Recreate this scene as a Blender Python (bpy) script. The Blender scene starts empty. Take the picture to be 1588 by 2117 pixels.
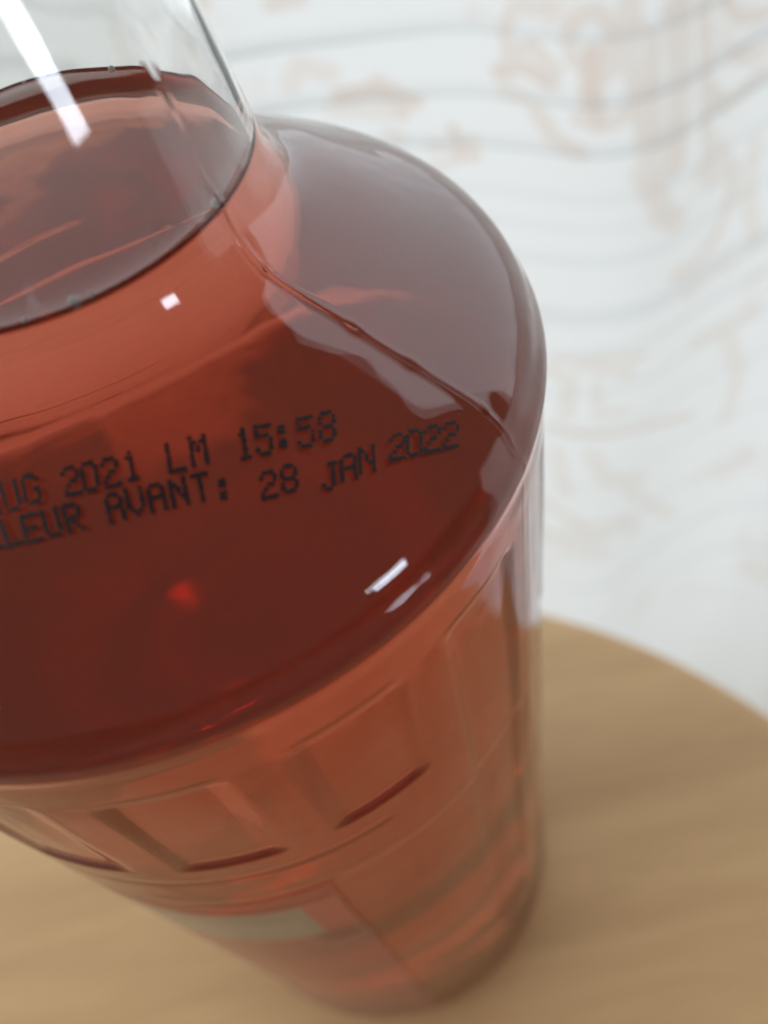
import bpy, bmesh, math, random
import numpy as np
from mathutils import Matrix, Vector
random.seed(7); rng = np.random.default_rng(7)
SC = bpy.context.scene
COL = SC.collection

# ------------------------------------------------------------------ camera
cam = bpy.data.cameras.new('camera'); camo = bpy.data.objects.new('camera', cam); COL.objects.link(camo)
RX, ROLL, RZ = 0.6506, -0.2518, -0.311
camo.matrix_world = (Matrix.Translation((0, -0.0764, 0.2579)) @ Matrix.Rotation(RZ, 4, 'Z')
                     @ Matrix.Rotation(RX, 4, 'X') @ Matrix.Rotation(ROLL, 4, 'Z'))
cam.sensor_fit = 'HORIZONTAL'; cam.sensor_width = 36; cam.lens = 36 * 1702 / 1588
cam.clip_start = 0.005; cam.clip_end = 50
cam.dof.use_dof = True; cam.dof.focus_distance = 0.0765
cam.dof.aperture_fstop = cam.lens * 1e-3 / 0.0020
SC.camera = camo

# ------------------------------------------------------------------ light
SC.view_settings.view_transform = 'Standard'; SC.view_settings.look = 'None'
SC.view_settings.exposure = 0.18; SC.view_settings.gamma = 1
w = bpy.data.worlds.new('World'); SC.world = w; w.use_nodes = True
w.node_tree.nodes['Background'].inputs[0].default_value = (1.0, 0.86, 0.70, 1)
w.node_tree.nodes['Background'].inputs[1].default_value = 0.18

def area(name, loc, target, sx, sy, power, color):
    l = bpy.data.lights.new(name, 'AREA'); l.shape = 'RECTANGLE'; l.size = sx; l.size_y = sy
    l.energy = power; l.color = color
    o = bpy.data.objects.new(name, l); COL.objects.link(o)
    o.location = loc
    o.rotation_euler = (Vector(target) - Vector(loc)).to_track_quat('-Z', 'Y').to_euler()
    return o
CAZ = math.radians(58)                       # the way the curtained window faces, seen from the bottle
def polar(az, d, z): return (d * math.cos(az), d * math.sin(az), z)
WX, WY = 0.11 * math.sin(CAZ), -0.11 * math.cos(CAZ)
area('window_light', (0.66 * math.cos(CAZ) + WX, 0.66 * math.sin(CAZ) + WY, 0.45), (WX, WY, 0.45), 2.7, 2.5, 22, (0.83, 0.92, 1.0))
area('side_window_light', polar(math.radians(-60), 1.10, 0.262), (0, 0, 0.22), 0.15, 0.175, 1.05, (0.80, 0.88, 1.0))
area('table_fill_light', polar(math.radians(156), 1.5, 0.62), (0, 0, 0.1), 1.6, 1.0, 14, (0.93, 0.96, 1.0))  # added fill lamp, back left, brightens the table top
area('left_rim_light', polar(math.radians(190), 1.5, 0.62), (0, 0, 0.2), 0.9, 0.3, 1.2, (0.78, 0.85, 1.0))  # small dim lamp added for a bluish reflection on the left rim

SC.render.engine = 'CYCLES'
cy = SC.cycles
cy.max_bounces = 28; cy.transmission_bounces = 28; cy.glossy_bounces = 8; cy.diffuse_bounces = 3
cy.transparent_max_bounces = 16; cy.caustics_reflective = True; cy.caustics_refractive = True
cy.volume_bounces = 3; cy.sample_clamp_indirect = 6.0; cy.use_denoising = True; cy.blur_glossy = 0.3

# ------------------------------------------------------------------ helpers
def mat(name):
    m = bpy.data.materials.new(name); m.use_nodes = True
    nt = m.node_tree; b = nt.nodes['Principled BSDF']; return m, nt, b
def node(nt, t, **k):
    n = nt.nodes.new(t)
    for a, v in k.items(): setattr(n, a, v)
    return n
def link(nt, a, b): nt.links.new(a, b)
def mesh_obj(name, verts, faces, m, parent=None, smooth=True):
    me = bpy.data.meshes.new(name)
    if isinstance(verts, np.ndarray) and isinstance(faces, np.ndarray):
        nv, nf, k = len(verts), len(faces), faces.shape[1]
        me.vertices.add(nv); me.vertices.foreach_set('co', verts.astype(np.float32).ravel())
        me.loops.add(nf * k); me.loops.foreach_set('vertex_index', faces.astype(np.int32).ravel())
        me.polygons.add(nf); me.polygons.foreach_set('loop_start', np.arange(0, nf * k, k, dtype=np.int32))
        me.update(calc_edges=True); me.validate()
    else:
        me.from_pydata([tuple(v) for v in verts], [], faces)
    if smooth: me.polygons.foreach_set('use_smooth', [True] * len(me.polygons))
    if m: me.materials.append(m)
    o = bpy.data.objects.new(name, me); COL.objects.link(o)
    if parent: o.parent = parent
    return o
def tag(o, label=None, cat=None, group=None, kind=None):
    for k, v in (('label', label), ('category', cat), ('group', group), ('kind', kind)):
        if v: o[k] = v
    return o
def grid_faces(nr, nc, wrap, off=0, flip=False):
    i = np.arange(nr - 1)[:, None]; j = np.arange(nc if wrap else nc - 1)[None, :]
    j2 = (j + 1) % nc
    f = np.stack([i * nc + j, i * nc + j2, (i + 1) * nc + j2, (i + 1) * nc + j], -1).reshape(-1, 4)
    if flip: f = f[:, ::-1]
    return f + off
def smooth01(x): x = np.clip(x, 0, 1); return x * x * (3 - 2 * x)

# ------------------------------------------------------------------ bottle shape
PTS = [(.0000, .0370), (.0012, .0405), (.0040, .0435), (.0085, .0450), (.0300, .0450), (.1500, .0450), (.1900, .0450), (.1965, .0449), (.2000, .0443), (.2030, .0430),
       (.2055, .0405), (.2095, .0342), (.2128, .0288), (.2146, .0256), (.2158, .0238), (.2172, .0226), (0.2192, 0.021577), (0.2225, 0.02095), (0.2265, 0.02023), (0.231, 0.019409), (0.2328, 0.019062), (0.2345, 0.018718), (0.237, 0.018214), (0.24, 0.017644), (0.245, 0.016814), (0.252, 0.015904), (0.262, 0.015054), (0.276, 0.014564)]
def spl_raw(pts, z):
    pts = np.array(pts); m = np.gradient(pts[:, 1], pts[:, 0])
    k = np.clip(np.searchsorted(pts[:, 0], z, side='right') - 1, 0, len(pts) - 2)
    h = pts[k + 1, 0] - pts[k, 0]; t = (z - pts[k, 0]) / h
    return ((2*t**3 - 3*t*t + 1) * pts[k, 1] + (t**3 - 2*t*t + t) * h * m[k]
            + (-2*t**3 + 3*t*t) * pts[k + 1, 1] + (t**3 - t*t) * h * m[k + 1])
_zf = np.linspace(.19, .276, 3441); _rf = spl_raw(PTS, _zf)
_k = np.exp(-0.5 * (np.arange(-60, 61) * (_zf[1] - _zf[0]) / 0.00045) ** 2); _k /= _k.sum()
_rs = np.convolve(np.pad(_rf, 60, mode='edge'), _k, 'valid'); _w = smooth01((_zf - .1955) / .002) * smooth01((.272 - _zf) / .003)
_rf = _rf * (1 - _w) + _rs * _w
def spl(pts, z):
    z = np.asarray(z, float); r = spl_raw(pts, z)
    return np.where(z > .19, np.interp(z, _zf, _rf), r)
SEAM = math.radians(-53)
def angdiff(a, b): return (a - b + np.pi) % (2 * np.pi) - np.pi
def disp(A, Z):
    """how far the wall stands out (+) or in (-) at azimuth A, height Z"""
    d = np.zeros(np.broadcast(A, Z).shape)
    # grip panels, pressed in
    for k in range(16):
        c = math.radians(-65 + 22.5 * k)
        if math.cos(c - math.radians(-87)) < 0.2: continue      # the far side is plain
        tall = math.cos(c - math.radians(-35)) > 0.72
        z0, z1 = (0.050, 0.1905) if tall else (0.1665, 0.1905)
        hw = math.radians(7.4)
        u = np.abs(angdiff(A, c)) / hw; e = 0.22
        a = smooth01((1.12 - u) / 0.42)
        b = smooth01((Z - z0) / 0.0015) * smooth01((z1 - Z) / 0.002)
        d -= 0.0005 * a * b
    # rings
    for z, s, amp in ((0.1615, 0.0008, -0.00010), (0.1525, 0.0016, 0.00008), (0.0125, 0.0016, 0.00008)):
        d += amp * np.exp(-((Z - z) / s) ** 2) * (1 if z < .1 or z > .2 else smooth01((np.abs(angdiff(A, math.radians(-1))) - 1.45) / .1))
    d += 0.00055 * np.exp(-((Z - 0.1980) / 0.0017) ** 2) - 0.00004 * np.exp(-((Z - 0.2030) / 0.0008) ** 2)
    # label recess
    d -= 0.0003 * smooth01((Z - 0.014) / 0.002) * smooth01((0.151 - Z) / 0.002)
    # soft moulding unevenness
    body = smooth01((0.2 - Z) / 0.02)
    d += 0.00006 * np.sin(5 * A + 90 * Z) * body + 0.00004 * np.sin(3 * A - 210 * Z + 1.3)
    # mould seam: two fine ridges, opposite each other, with specks of flash
    for s0 in (SEAM, SEAM + math.pi):
        wob = 0.0012 * np.sin(500 * Z) + 0.0008 * np.sin(1900 * Z + 1)
        q = angdiff(A, s0 + wob)
        wd = 0.0004 / 0.034
        d += 0.00008 * np.exp(-(q / wd) ** 2) * (1 - .8 * smooth01((Z - .222) / .004)) * (.25 + .75 * smooth01((Z - .197) / .004))
        for zz, am in ((0.2165, .00008), (0.2118, .00014), (0.2088, .0001), (0.2045, .00012)):
            d += am * np.exp(-(q / (wd * 1.4)) ** 2 - ((Z - zz) / 0.0003) ** 2)
    return d
def azimuths(extra=True):
    a = list(np.linspace(0, 2 * np.pi, 480, endpoint=False))
    if extra:
        for s0 in (SEAM, SEAM + math.pi):
            a += list((s0 + np.linspace(-0.04, 0.04, 61)) % (2 * np.pi))
    a = np.array(sorted(a)); keep = np.concatenate([[True], np.diff(a) > 2e-4]); return a[keep]
AZ = azimuths()
ZO = np.concatenate([np.linspace(0, .012, 26)[:-1], np.linspace(.012, .15, 110)[:-1], np.linspace(.15, .195, 110)[:-1], np.linspace(.195, .2225, 130)[:-1], np.linspace(.2225, .276, 90)])
def shell(inset):
    """grid of wall points moved inward along the profile normal by `inset` metres"""
    r = spl(PTS, ZO); rp = np.gradient(r, ZO)
    nn = np.sqrt(1 + rp ** 2)
    A, Z = np.meshgrid(AZ, ZO)
    d = disp(A, Z) - inset
    R = r[:, None] + d / nn[:, None]; Zs = Z - d * (rp / nn)[:, None]
    if inset: Zs = np.maximum(Zs, 0.0004 + inset)
    return np.stack([R * np.cos(A), R * np.sin(A), Zs], -1)
def base_rows(P0, sign=1):
    """rows that close the foot: a shallow punt"""
    rows = []
    r0 = np.hypot(P0[0, :, 0], P0[0, :, 1]); z0 = P0[0, :, 2]
    for s in (0.86, 0.74, 0.6, 0.45, 0.3, 0.15, 0.02):
        h = 0.0075 * smooth01((0.9 - s) / 0.5)
        r = r0 * s
        rows.append(np.stack([r * np.cos(AZ), r * np.sin(AZ), z0 + h * (1 + 0.25 * np.cos(5 * AZ) * s)], -1))
    return np.array(rows[::-1])
N = len(AZ)
WALL = 0.0010
outer = shell(0.0); inner = shell(WALL)
ob = np.concatenate([base_rows(outer), outer]); ib = np.concatenate([base_rows(inner), inner])
no, ni = len(ob), len(ib)
V = np.concatenate([ob.reshape(-1, 3), ib.reshape(-1, 3)])
F = np.concatenate([grid_faces(no, N, True), grid_faces(ni, N, True, no * N, True)])
j = np.arange(N); j2 = (j + 1) % N
lip = np.stack([(no - 1) * N + j, (no - 1) * N + j2, no * N + (ni - 1) * N + j2, no * N + (ni - 1) * N + j], -1)
F = np.concatenate([F, lip])

# ------------------------------------------------------------------ materials
def glass(name, color, ior, rough=0.0):
    m = bpy.data.materials.new(name); m.use_nodes = True; nt = m.node_tree
    nt.nodes.remove(nt.nodes['Principled BSDF'])
    g = node(nt, 'ShaderNodeBsdfGlass'); g.inputs['Color'].default_value = (*color, 1)
    g.inputs['IOR'].default_value = ior; g.inputs['Roughness'].default_value = rough
    link(nt, g.outputs[0], nt.nodes['Material Output'].inputs['Surface'])
    return m, nt, g
PET, nt, g = glass('clear_plastic', (0.985, 0.99, 0.985), 1.50)
tc = node(nt, 'ShaderNodeTexCoord'); nz = node(nt, 'ShaderNodeTexNoise'); nz.inputs['Scale'].default_value = 90; nz.inputs['Detail'].default_value = 2.0
mp = node(nt, 'ShaderNodeMapping'); mp.inputs['Scale'].default_value = (1, 1, 0.55)
link(nt, tc.outputs['Object'], mp.inputs[0]); link(nt, mp.outputs[0], nz.inputs['Vector'])
bp = node(nt, 'ShaderNodeBump'); bp.inputs['Strength'].default_value = 0.5; bp.inputs['Distance'].default_value = 0.0005
link(nt, nz.outputs[0], bp.inputs['Height']); link(nt, bp.outputs[0], g.inputs['Normal'])
TEA, nt, g = glass('red_brown_juice', (1, 1, 1), 1.345)
va = node(nt, 'ShaderNodeVolumeAbsorption'); va.inputs['Color'].default_value = (0.895, 0.26, 0.03, 1); va.inputs['Density'].default_value = 36
vsc = node(nt, 'ShaderNodeVolumeScatter'); vsc.inputs['Color'].default_value = (.88, .40, .04, 1); vsc.inputs['Density'].default_value = 6.0; vsc.inputs['Anisotropy'].default_value = 0.4
ad = node(nt, 'ShaderNodeAddShader'); link(nt, va.outputs[0], ad.inputs[0]); link(nt, vsc.outputs[0], ad.inputs[1]); link(nt, ad.outputs[0], nt.nodes['Material Output'].inputs['Volume'])
INK, nt, b = mat('black_ink'); b.inputs['Base Color'].default_value = (0.012, 0.006, 0.008, 1); b.inputs['Roughness'].default_value = 0.6

# ------------------------------------------------------------------ bottle
bottle = bpy.data.objects.new('juice_bottle', None); COL.objects.link(bottle)
tag(bottle, 'clear plastic bottle of red-brown juice standing on the wooden table', 'bottle')

# juice: overlaps the wall by half its thickness, with a meniscus that climbs the neck
LEVEL = 0.2194
lw = shell(WALL * 0.6)
zr = np.array([row[:, 2].mean() for row in lw])
top = int(np.searchsorted(zr, LEVEL + 0.0030))
lq = np.concatenate([base_rows(lw), lw[:top]])
rim = lw[top - 1]; rr = np.hypot(rim[:, 0], rim[:, 1])
rows = []
for s in list(np.linspace(0, 0.0070, 32)[1:]) + [0.0085, 0.0105, 0.0135, 0.017, 0.0198]:
    r = rr - s
    z = LEVEL + (rim[:, 2].mean() - LEVEL) * math.exp(-s / 0.0024) + 0 * r
    rows.append(np.stack([r * np.cos(AZ), r * np.sin(AZ), z], -1))
lq = np.concatenate([lq, np.array(rows)])
nl = len(lq)
LV = lq.reshape(-1, 3); LF = grid_faces(nl, N, True)
def build_closed(name, LV, LF, rings, m, parent):
    verts = LV; tris = []
    for ring0, flip in rings:
        c = verts[ring0:ring0 + N].mean(0); verts = np.concatenate([verts, c[None]]); ci = len(verts) - 1
        t = np.stack([ring0 + j, ring0 + j2, np.full(N, ci)], -1)
        if flip: t = t[:, ::-1]
        tris.append(t)
    me = bpy.data.meshes.new(name)
    nq, ntt = len(LF), sum(len(t) for t in tris)
    me.vertices.add(len(verts)); me.vertices.foreach_set('co', verts.astype(np.float32).ravel())
    loops = np.concatenate([LF.ravel()] + [t.ravel() for t in tris]).astype(np.int32)
    me.loops.add(len(loops)); me.loops.foreach_set('vertex_index', loops)
    starts = np.concatenate([np.arange(nq) * 4, nq * 4 + np.arange(ntt) * 3]).astype(np.int32)
    me.polygons.add(nq + ntt); me.polygons.foreach_set('loop_start', starts)
    me.update(calc_edges=True); me.validate()
    me.polygons.foreach_set('use_smooth', [True] * len(me.polygons)); me.materials.append(m)
    o = bpy.data.objects.new(name, me); COL.objects.link(o); o.parent = parent
    return o
build_closed('bottle_wall', V, F, [(0, True), (no * N, False)], PET, bottle)
juice = build_closed('juice', LV, LF, [(0, True), ((nl - 1) * N, False)], TEA, None)
tag(juice, 'red-brown juice filling the clear bottle up into its neck', 'juice')

def surf(x, y, lift=0.0):
    """point on the outside of the shoulder above (x, y)"""
    r = math.hypot(x, y); a = math.atan2(y, x)
    zz = np.linspace(.1975, .2225, 600); R = spl(PTS, zz)
    i = int(np.argmin(np.abs(R - r))); z = zz[i]
    rp = (R[min(i + 2, 599)] - R[max(i - 2, 0)]) / (zz[min(i + 2, 599)] - zz[max(i - 2, 0)])
    n = Vector((math.cos(a), math.sin(a), -rp)).normalized()
    d = float(disp(np.array([a]), np.array([z]))[0])
    return Vector((x, y, z)) + n * (lift + d), n

# bubbles along the waterline
BB, nt, b = mat('bubble'); b.inputs['Base Color'].default_value = (0.9, 0.9, 0.9, 1); b.inputs['Roughness'].default_value = 0.05
b.inputs['Transmission Weight'].default_value = 0.45; b.inputs['IOR'].default_value = 1.2
bm = bmesh.new(); bmesh.ops.create_uvsphere(bm, u_segments=12, v_segments=8, radius=1); bme = bpy.data.meshes.new('bubble'); bm.to_mesh(bme); bm.free()
bme.polygons.foreach_set('use_smooth', [True] * len(bme.polygons)); bme.materials.append(BB)
for az, s, dz in ((-93, .00042, .0003), (-89.5, .0002, .0005), (-104, .0002, .0004), (48, .0003, .0006), (70, .0002, .0006), (76, .00016, .0006), (98, .0002, .0006), (104, .00025, .0006), (30, .0002, .0006), (-52, .00035, .0005)):
    a = math.radians(az); r = 0.0209 - WALL - s * 0.9
    o = bpy.data.objects.new('bubble', bme); COL.objects.link(o); o.parent = juice
    o.location = (r * math.cos(a), r * math.sin(a), LEVEL + dz + 0.0022); o.scale = (s * 1.35, s * 1.35, s * 1.1)

# ------------------------------------------------------------------ printed date code (dot matrix ink on the shoulder)
FONT = {'A': '01110 10001 10001 11111 10001 10001 10001', 'U': '10001 10001 10001 10001 10001 10001 01110',
 'G': '01110 10001 10000 10011 10001 10001 01110', '2': '01110 10001 00001 00110 01000 10000 11111',
 '0': '01110 10001 10001 10001 10001 10001 01110', '1': '00100 01100 00100 00100 00100 00100 01110',
 'L': '10000 10000 10000 10000 10000 10000 11111', 'M': '10001 11011 10101 10101 10001 10001 10001',
 '5': '11111 10000 11110 00001 00001 10001 01110', ':': '00000 01100 01100 00000 01100 01100 00000',
 '8': '01110 10001 10001 01110 10001 10001 01110', 'E': '11111 10000 10000 11110 10000 10000 11111',
 'R': '11110 10001 10001 11110 10100 10010 10001', 'V': '10001 10001 10001 10001 10001 01010 00100',
 'N': '10001 11001 10101 10101 10011 10001 10001', 'T': '11111 00100 00100 00100 00100 00100 00100',
 'J': '00111 00010 00010 00010 00010 10010 01100'}
L1 = [('A', -13.89, -24.96, 1.11, -0.5, 0.45, 2.19), ('U', -12.26, -25.64, 1.09, -0.44, 0.5, 2.11), ('G', -10.68, -26.14, 1.09, -0.42, 0.54, 2.06), ('2', -7.76, -27.25, 1.07, -0.34, 0.6, 2.01), ('0', -6.4, -27.7, 1.07, -0.32, 0.63, 2.04), ('2', -4.87, -28.16, 1.07, -0.3, 0.66, 2.03), ('1', -3.3, -28.52, 1.07, -0.29, 0.7, 2.02), ('L', -0.07, -29.36, 1.09, -0.26, 0.78, 2.07), ('M', 1.69, -29.69, 1.1, -0.21, 0.83, 2.06), ('1', 5.03, -30.54, 1.12, -0.19, 0.94, 2.15), ('5', 6.53, -30.81, 1.14, -0.18, 0.98, 2.14), (':', 8.08, -31.07, 1.16, -0.17, 1.04, 2.2), ('5', 9.8, -31.34, 1.18, -0.16, 1.1, 2.22), ('8', 11.59, -31.46, 1.21, -0.12, 1.18, 2.27)]
L2 = [('L', -14.9, -27.11, 1.1, -0.45, 0.29, 2.01), ('L', -13.44, -27.73, 1.09, -0.43, 0.33, 1.97), ('E', -12.0, -28.35, 1.08, -0.41, 0.37, 1.93), ('U', -10.47, -28.87, 1.07, -0.39, 0.41, 1.92), ('R', -8.92, -29.39, 1.07, -0.37, 0.44, 1.91), ('A', -5.83, -30.32, 1.06, -0.3, 0.52, 1.86), ('V', -4.3, -30.73, 1.07, -0.32, 0.56, 1.85), ('A', -2.77, -31.16, 1.07, -0.27, 0.59, 1.84), ('N', -1.15, -31.55, 1.08, -0.26, 0.64, 1.83), ('T', 0.49, -31.94, 1.08, -0.24, 0.68, 1.85), (':', 2.01, -32.75, 1.09, -0.23, 0.72, 1.82), ('2', 5.17, -33.73, 1.12, -0.18, 0.82, 1.83), ('8', 6.79, -33.92, 1.14, -0.17, 0.87, 1.89), ('J', 9.75, -34.85, 1.17, -0.18, 0.97, 1.9), ('A', 11.43, -34.76, 1.19, -0.14, 1.04, 1.94), ('N', 13.12, -34.66, 1.22, -0.13, 1.1, 1.99), ('2', 15.98, -34.52, 1.26, -0.11, 1.2, 1.99), ('0', 17.49, -34.6, 1.3, -0.07, 1.26, 2.01), ('2', 19.13, -34.66, 1.35, -0.04, 1.32, 2.02), ('2', 20.85, -34.71, 1.41, 0.02, 1.38, 2.01)]
def dots(name, chars, parent):
    vs, fs = [], []
    for c, x, y, ax, ay, ux, uy in chars:
        for ri, row in enumerate(FONT[c].split()):
            for ci, ch in enumerate(row):
                if ch != '1': continue
                s = (ci - 2) / 4; t = (3 - ri) / 6
                px = (x + ax * s * .93 + ux * t * 0.86 + random.gauss(0, .012)) * 1e-3; py = (y + ay * s * .93 + uy * t * 0.86 + random.gauss(0, .018)) * 1e-3
                P, n = surf(px, py, 0.00003)
                T = n.cross(Vector((0, 0, 1))).normalized(); B = n.cross(T)
                k = len(vs); r0 = 0.00021 * random.uniform(.85, 1.15)
                vs.append(P + n * 0.000015)
                for q in range(10):
                    a = q * math.pi / 5
                    vs.append(P + (T * math.cos(a) + B * math.sin(a)) * r0 * random.uniform(.85, 1.15))
                for q in range(10): fs.append((k, k + 1 + q, k + 1 + (q + 1) % 10))
    return mesh_obj(name, vs, fs, INK, parent)
dots('printed_code', L1, bottle)['label'] = 'upper printed line reading UG 2021 LM 15:58'
dots('printed_code', L2, bottle)['label'] = 'lower printed line reading LLEUR AVANT: 28 JAN 2022'

# ------------------------------------------------------------------ cap
CAPM, nt, b = mat('white_cap_plastic'); b.inputs['Base Color'].default_value = (0.75, 0.74, 0.70, 1); b.inputs['Roughness'].default_value = 0.35
vs, prof = [], [(.0162, .270), (.0166, .2704), (.0166, .2865), (.0158, .288), (.001, .288)]
n = 120
for r, z in prof:
    for k in range(n):
        rk = r + (0.0003 if (k % 2 and .2703 < z < .287) else 0)
        vs.append((rk * math.cos(2 * math.pi * k / n), rk * math.sin(2 * math.pi * k / n), z))
fs = [tuple(f) for f in grid_faces(len(prof), n, True)] + [tuple(range(4 * n, 5 * n))]
mesh_obj('cap', vs, fs, CAPM, bottle, False)

# ------------------------------------------------------------------ label sheet on the lower body
LAB, nt, b = mat('printed_film')
vc = node(nt, 'ShaderNodeVertexColor', layer_name='print'); link(nt, vc.outputs['Color'], b.inputs['Base Color'])
b.inputs['Roughness'].default_value = 0.32; b.inputs['Coat Weight'].default_value = 0.4
tr = node(nt, 'ShaderNodeBsdfTransparent'); mx = node(nt, 'ShaderNodeMixShader'); 
link(nt, vc.outputs['Alpha'], mx.inputs[0]); link(nt, tr.outputs[0], mx.inputs[1]); link(nt, b.outputs[0], mx.inputs[2]); link(nt, mx.outputs[0], nt.nodes['Material Output'].inputs['Surface'])
la = np.radians(np.linspace(-101, -262, 300)); lz = np.linspace(0.0165, 0.1492, 240)
A, Z = np.meshgrid(la, lz)
def lerp(a, b, t): return a[None, None, :] * (1 - t[..., None]) + b[None, None, :] * t[..., None]
LAB_COLS = {}
r = spl(PTS, Z.ravel()).reshape(Z.shape) + disp(A, Z) * 0.3 + 0.00012
lv = np.stack([r * np.cos(A), r * np.sin(A), Z], -1)
u = np.degrees(-101 * math.pi / 180 - A)              # degrees from the label's right edge
cols = np.zeros(A.shape + (4,)); cols[...] = (0.68, 0.36, 0.30, 0.40)
def put(mask, c): 
    for k in range(4): cols[..., k] = cols[..., k] * (1 - mask) + c[k] * mask
band = smooth01((Z - .1235) / .001) * smooth01((.1435 - Z) / .001)
put(band, (0.36, 0.36, 0.27, 0.85))
put(smooth01((Z - .1435) / .0008), (0.55, 0.16, 0.12, 0.5))
put(band * smooth01((7.5 - u) / .6), (0.66, 0.18, 0.14, 0.75))
blob = np.exp(-((u - 5.5) / 5) ** 2 - ((Z - .1215) / .004) ** 2); put(smooth01(blob * 1.6), (0.20, 0.0, 0.03, 1.0))
txt = smooth01((np.sin(u * 2.2) * np.sin(Z * 2300 + np.sin(u)) - .1) * 3) * smooth01((Z - .128) / .001) * smooth01((.137 - Z) / .001) * smooth01((u - 9) / 1)
put(txt * .8, (0.62, 0.60, 0.50, 0.85))
put(smooth01((.9 - u) / .3), (0.50, 0.18, 0.14, 0.45))
lo = mesh_obj('label_film', lv.reshape(-1, 3), grid_faces(len(lz), len(la), False), LAB, bottle)
ca = lo.data.color_attributes.new('print', 'FLOAT_COLOR', 'POINT'); ca.data.foreach_set('color', cols.astype(np.float32).ravel())

# ------------------------------------------------------------------ table
WOOD, nt, b = mat('oiled_wood')
tc = node(nt, 'ShaderNodeTexCoord'); mr = node(nt, 'ShaderNodeMapping'); mr.inputs['Rotation'].default_value = (0, 0, math.radians(22)); mp = node(nt, 'ShaderNodeMapping'); mp.inputs['Scale'].default_value = (1.8, 15, 15)
link(nt, tc.outputs['Object'], mr.inputs[0]); link(nt, mr.outputs[0], mp.inputs[0])
n1 = node(nt, 'ShaderNodeTexNoise'); n1.inputs['Scale'].default_value = 2.6; n1.inputs['Detail'].default_value = 5; n1.inputs['Distortion'].default_value = 0.4
link(nt, mp.outputs[0], n1.inputs['Vector'])
n2 = node(nt, 'ShaderNodeTexNoise'); n2.inputs['Scale'].default_value = 30; n2.inputs['Detail'].default_value = 4
link(nt, mp.outputs[0], n2.inputs['Vector'])
mxn = node(nt, 'ShaderNodeMath', operation='MULTIPLY_ADD'); mxn.inputs[1].default_value = 0.25; link(nt, n2.outputs[0], mxn.inputs[0]); link(nt, n1.outputs[0], mxn.inputs[2])
cr = node(nt, 'ShaderNodeValToRGB'); cr.color_ramp.elements[0].position = 0.40; cr.color_ramp.elements[0].color = (0.60, 0.375, 0.185, 1)
cr.color_ramp.elements[1].position = 0.80; cr.color_ramp.elements[1].color = (0.78, 0.53, 0.27, 1)
link(nt, mxn.outputs[0], cr.inputs[0]); link(nt, cr.outputs[0], b.inputs['Base Color'])
b.inputs['Roughness'].default_value = 0.42
bp = node(nt, 'ShaderNodeBump'); bp.inputs['Strength'].default_value = 0.15; bp.inputs['Distance'].default_value = 0.0005; link(nt, n2.outputs[0], bp.inputs['Height']); link(nt, bp.outputs[0], b.inputs['Normal'])
TC = (-0.0427, -0.0713)
table = bpy.data.objects.new('round_table', None); COL.objects.link(table); table.location = (TC[0], TC[1], -0.62)
tag(table, 'round light brown wooden table under the juice bottle', 'table')
def lathe(name, prof, n, m, parent, smooth=True):
    vs = []
    for r, z in prof:
        for k in range(n):
            a = 2 * math.pi * k / n; vs.append((r * math.cos(a), r * math.sin(a), z))
    fs = [tuple(int(q) for q in f) for f in grid_faces(len(prof), n, True)] + [tuple(range((len(prof) - 1) * n, len(prof) * n)), tuple(range(n))[::-1]]
    o = mesh_obj(name, vs, fs, m, parent, False); 
    return o
RT = 0.170
lathe('table_top', [(RT - .006, .60), (RT - .001, .601), (RT, .605), (RT, .614), (RT - .0012, .6182), (RT - .004, .6198)], 160, WOOD, table).location.z = 0.0
lathe('pedestal', [(.11, 0), (.11, .012), (.03, .03), (.022, .10), (.022, .5), (.04, .59), (.07, .5995)], 60, WOOD, table)

# ------------------------------------------------------------------ curtain
CK = np.array([(-22, .47), (-12, .43), (-4, .40), (4, .415), (10, .395), (16, .40), (22, .415), (28, .405), (34, .390), (39.8, .352), (45, .312), (50.2, .298), (55.7, .304), (60, .315), (64, .322), (70, .329), (76, .338), (82, .362), (88, .392), (94, .385), (100, .40), (107, .45), (114, .48), (121, .58), (128, .72), (134, .9)])
caz = np.linspace(-22, 134, 960)
m = np.gradient(CK[:, 1], CK[:, 0]); k = np.clip(np.searchsorted(CK[:, 0], caz, side='right') - 1, 0, len(CK) - 2)
h = CK[k + 1, 0] - CK[k, 0]; t = (caz - CK[k, 0]) / h
cd = (2*t**3 - 3*t*t + 1) * CK[k, 1] + (t**3 - 2*t*t + t) * h * m[k] + (-2*t**3 + 3*t*t) * CK[k + 1, 1] + (t**3 - t*t) * h * m[k + 1]
cz = np.concatenate([np.linspace(-0.62, -0.25, 120)[:-1], np.linspace(-0.25, 0.15, 620)[:-1], np.linspace(.15, .18, 24)])
A, Z = np.meshgrid(caz, cz)
D = np.broadcast_to(cd, A.shape).copy()
D += 0.004 * np.sin(np.radians(A) * 9 + Z * 9) * smooth01((0.05 - Z) / .2) + 0.0015 * np.sin(np.radians(A) * 23 - Z * 21)
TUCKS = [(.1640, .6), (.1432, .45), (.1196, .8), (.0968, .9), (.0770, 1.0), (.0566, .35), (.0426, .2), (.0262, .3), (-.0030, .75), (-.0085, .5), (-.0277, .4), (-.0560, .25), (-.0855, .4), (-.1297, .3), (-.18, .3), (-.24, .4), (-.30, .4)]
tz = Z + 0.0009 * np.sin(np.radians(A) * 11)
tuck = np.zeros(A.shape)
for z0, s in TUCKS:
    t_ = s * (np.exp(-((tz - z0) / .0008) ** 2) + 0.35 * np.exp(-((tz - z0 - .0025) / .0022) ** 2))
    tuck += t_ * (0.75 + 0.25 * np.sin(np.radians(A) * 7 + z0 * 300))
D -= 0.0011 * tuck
ar = np.radians(A)
cv = np.stack([D * np.cos(ar), -0.0764 + D * np.sin(ar), Z], -1)
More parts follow.
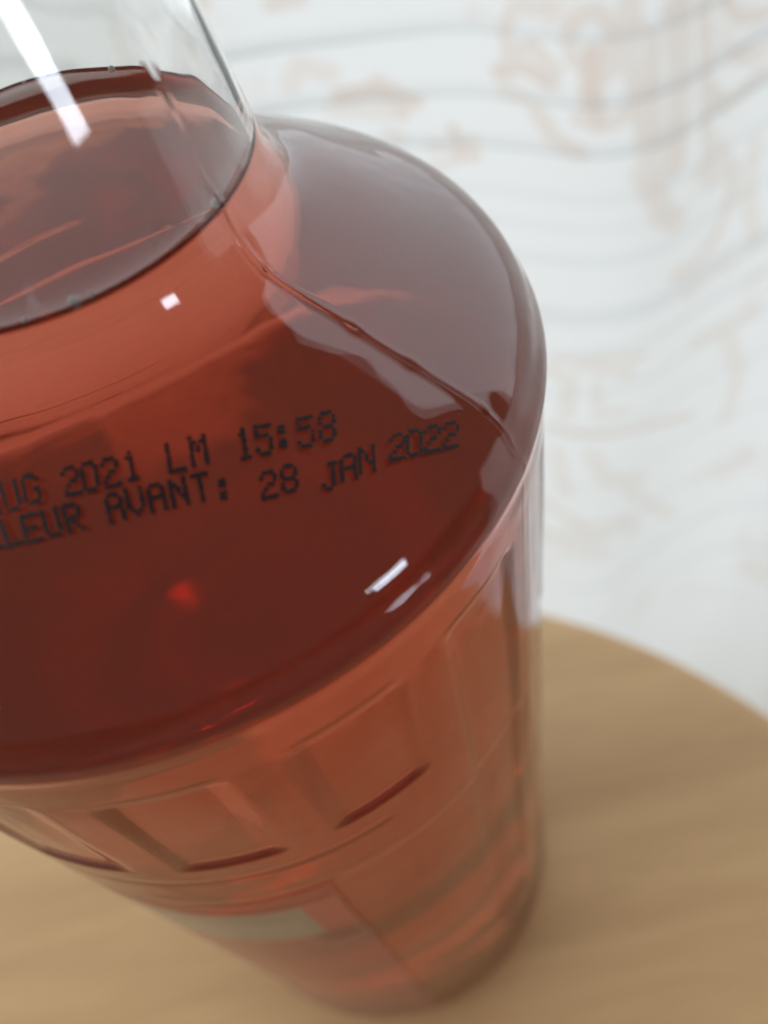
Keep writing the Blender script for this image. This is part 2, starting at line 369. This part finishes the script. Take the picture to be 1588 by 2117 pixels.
# woven-in beige floral sprays: strokes in (arc length, height) space, then made uneven
sx = np.concatenate([[0], np.cumsum(np.hypot(np.diff(cv[0, :, 0]), np.diff(cv[0, :, 1])))])
def s_at(az): return float(np.interp(az, caz, sx))
S = np.broadcast_to(sx, A.shape)
emb = np.zeros(A.shape)
def stroke(pts, wd, amt):
    global emb
    pts = [(s_at(a), z) for a, z in pts]
    best = np.full(A.shape, 9.0)
    for (x0, z0), (x1, z1) in zip(pts[:-1], pts[1:]):
        dx, dz = x1 - x0, z1 - z0; L = dx * dx + dz * dz + 1e-12
        t = np.clip(((S - x0) * dx + (Z - z0) * dz) / L, 0, 1)
        best = np.minimum(best, np.hypot(S - x0 - t * dx, Z - z0 - t * dz))
    emb = np.maximum(emb, amt * smooth01((wd * 1.35 - best) / (wd * .7)))
MOT = [([(53.56, 0.1293), (55.99, 0.129), (56.49, 0.1222), (56.38, 0.1141)], 0.00267, 0.5), ([(56.38, 0.1141), (54.79, 0.1169), (53.2, 0.1094), (53.84, 0.1043)], 0.00267, 0.6), ([(57.07, 0.1068), (55.44, 0.1094), (53.51, 0.1052)], 0.00296, 0.7), ([(56.39, 0.1124), (56.62, 0.1), (55.15, 0.0971)], 0.00296, 0.4), ([(49.56, 0.1192), (49.77, 0.114), (50.47, 0.1111), (51.4, 0.1109), (52.18, 0.1144), (52.49, 0.1201), (52.24, 0.1255), (51.54, 0.1288), (50.66, 0.1289), (49.91, 0.1252), (49.56, 0.1192)], 0.00296, 0.55), ([(50.88, 0.1146), (50.86, 0.103), (50.32, 0.0907)], 0.00415, 0.8), ([(54.49, 0.0935), (53.13, 0.0824), (51.4, 0.079)], 0.00355, 0.5), ([(51.49, 0.0922), (49.5, 0.0895), (48.27, 0.0929)], 0.00355, 0.5), ([(50.32, 0.1065), (48.87, 0.1126), (48.09, 0.1193)], 0.00355, 0.5), ([(48.83, 0.1295), (48.24, 0.1099), (47.38, 0.095), (46.44, 0.0688), (45.21, 0.0477)], 0.00444, 0.5), ([(45.92, 0.1237), (45.36, 0.1056), (45.02, 0.084), (44.74, 0.0632)], 0.00533, 0.55), ([(47.2, 0.1179), (46.72, 0.0957), (46.06, 0.0742)], 0.00267, 0.6), ([(44.4, 0.1218), (43.69, 0.0983), (42.98, 0.0715), (42.06, 0.0421)], 0.00296, 0.5), ([(46.9, 0.0676), (45.12, 0.0431), (44.02, 0.0356)], 0.00533, 0.45), ([(42.88, 0.0526), (42.2, 0.0601), (40.44, 0.0347), (40.69, 0.0216)], 0.00474, 0.4), ([(43.45, 0.0885), (42.03, 0.0754), (41.01, 0.077), (40.24, 0.0816)], 0.00355, 0.5), ([(42.04, 0.0955), (40.84, 0.0893), (40.17, 0.0904)], 0.00355, 0.5), ([(43.14, 0.1175), (42.12, 0.1076), (40.57, 0.1038)], 0.00267, 0.6), ([(39.72, 0.0496), (39.5, 0.026), (38.25, -0.0042)], 0.00415, 0.35), ([(41.09, 0.0135), (42.09, 0.0029), (43.41, 0.0047)], 0.00474, 0.4), ([(71.16, 0.1046), (70.23, 0.1114), (68.4, 0.1082)], 0.00415, 0.35), ([(68.07, 0.0986), (66.02, 0.1002), (62.81, 0.0952)], 0.00296, 0.8), ([(65.29, 0.1026), (64.07, 0.0982), (63.92, 0.0905)], 0.00355, 0.6), ([(71.13, 0.1344), (69.25, 0.1355)], 0.00296, 0.6), ([(75.4, 0.1397), (75.06, 0.1377)], 0.00237, 0.6), ([(68.57, 0.094), (66.58, 0.0927), (63.9, 0.0914)], 0.00415, 0.35), ([(60.48, 0.0835), (60.04, 0.0785), (60.3, 0.0723), (58.89, 0.0731)], 0.00237, 0.7), ([(62.16, 0.0762), (60.42, 0.0764), (59.0, 0.0792)], 0.00237, 0.5), ([(60.51, 0.0701), (61.97, 0.0677)], 0.00237, 0.4), ([(64.16, 0.0804), (65.14, 0.0829)], 0.00237, 0.4), ([(52.8, -0.0295), (48.89, -0.0306), (45.12, -0.0366)], 0.00267, 0.5), ([(53.23, -0.0364), (51.4, -0.0445), (51.73, -0.0698)], 0.00415, 0.4), ([(50.57, -0.0337), (46.2, -0.0458)], 0.00415, 0.4), ([(49.13, -0.0492), (48.46, -0.0723), (45.77, -0.0749)], 0.00355, 0.3), ([(53.14, -0.0791), (48.77, -0.0868), (44.23, -0.0939), (40.1, -0.1114)], 0.00296, 0.5), ([(52.6, -0.0984), (51.42, -0.1363)], 0.00415, 0.35), ([(49.11, -0.102), (46.89, -0.1297), (43.51, -0.1423)], 0.00474, 0.35), ([(40.95, -0.0511), (38.93, -0.052), (37.03, -0.0505)], 0.00533, 0.35), ([(38.84, -0.0557), (36.96, -0.0925), (37.1, -0.1318)], 0.00533, 0.3), ([(53.54, -0.1494), (48.53, -0.1686), (44.4, -0.1736)], 0.00415, 0.45), ([(51.74, -0.1934), (46.04, -0.2029)], 0.00415, 0.3), ([(44.76, -0.1457), (39.85, -0.2131)], 0.00415, 0.3), ([(37.78, -0.3386), (32.83, -0.3716)], 0.00415, 0.2)]
for pts, wd, amt in MOT: stroke(pts, wd, amt)
def vnoise(x, y, f, seed):
    r = np.random.default_rng(seed); T = r.random((256, 256)); x = x * f; y = y * f
    i, jx = np.floor(x).astype(int), np.floor(y).astype(int); fx, fy = smooth01(x - i), smooth01(y - jx)
    g = lambda a, b: T[a % 256, b % 256]
    return (g(i, jx) * (1 - fx) + g(i + 1, jx) * fx) * (1 - fy) + (g(i, jx + 1) * (1 - fx) + g(i + 1, jx + 1) * fx) * fy
nz_ = vnoise(S, Z, 70, 1) * .5 + vnoise(S, Z, 160, 2) * .3 + vnoise(S, Z, 400, 3) * .2
nb_ = vnoise(S, Z, 22, 5)
emb = emb * (0.8 + 0.9 * nz_)
field = smooth01((nz_ * .6 + nb_ * .5 - .62) / .16) * 0.4          # small scattered blossoms
emb = np.clip(np.maximum(emb, field * smooth01((np.abs(Z - 0.045) - .035) / .03)), 0, 1)
CURM, nt, b = mat('sheer_cloth')
nt.nodes.remove(b)
ve = node(nt, 'ShaderNodeVertexColor', layer_name='weave'); sp = node(nt, 'ShaderNodeSeparateColor'); link(nt, ve.outputs['Color'], sp.inputs[0])
tc = node(nt, 'ShaderNodeTexCoord'); nn_ = node(nt, 'ShaderNodeTexNoise'); nn_.inputs['Scale'].default_value = 900; link(nt, tc.outputs['Object'], nn_.inputs['Vector'])
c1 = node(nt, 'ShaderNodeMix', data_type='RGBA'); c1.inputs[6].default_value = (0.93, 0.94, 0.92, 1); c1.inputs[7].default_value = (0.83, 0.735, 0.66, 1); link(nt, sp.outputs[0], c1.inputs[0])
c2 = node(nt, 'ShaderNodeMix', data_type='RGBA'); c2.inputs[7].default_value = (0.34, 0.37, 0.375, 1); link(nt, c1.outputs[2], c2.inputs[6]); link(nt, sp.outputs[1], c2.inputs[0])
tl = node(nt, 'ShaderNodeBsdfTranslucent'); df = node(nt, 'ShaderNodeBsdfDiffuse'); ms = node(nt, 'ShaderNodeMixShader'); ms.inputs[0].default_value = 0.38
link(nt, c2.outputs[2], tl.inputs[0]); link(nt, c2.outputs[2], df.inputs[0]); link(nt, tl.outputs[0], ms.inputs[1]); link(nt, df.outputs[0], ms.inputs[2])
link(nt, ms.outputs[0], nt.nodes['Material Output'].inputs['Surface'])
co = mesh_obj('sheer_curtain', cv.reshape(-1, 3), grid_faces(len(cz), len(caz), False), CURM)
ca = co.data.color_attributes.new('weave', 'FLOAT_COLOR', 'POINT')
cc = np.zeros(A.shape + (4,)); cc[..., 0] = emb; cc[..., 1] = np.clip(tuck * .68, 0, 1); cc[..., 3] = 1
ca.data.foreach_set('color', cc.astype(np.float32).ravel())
tag(co, 'white sheer curtain with beige floral weave and fine horizontal tucks behind the table', 'curtain')

# ------------------------------------------------------------------ floor
FL, nt, b = mat('floor_boards'); b.inputs['Base Color'].default_value = (0.5, 0.42, 0.33, 1); b.inputs['Roughness'].default_value = 0.5
fo = mesh_obj('floor', [(-3, -3, -.6205), (3, -3, -.6205), (3, 3, -.6205), (-3, 3, -.6205)], [(0, 1, 2, 3)], FL, None, False)
tag(fo, kind='structure')
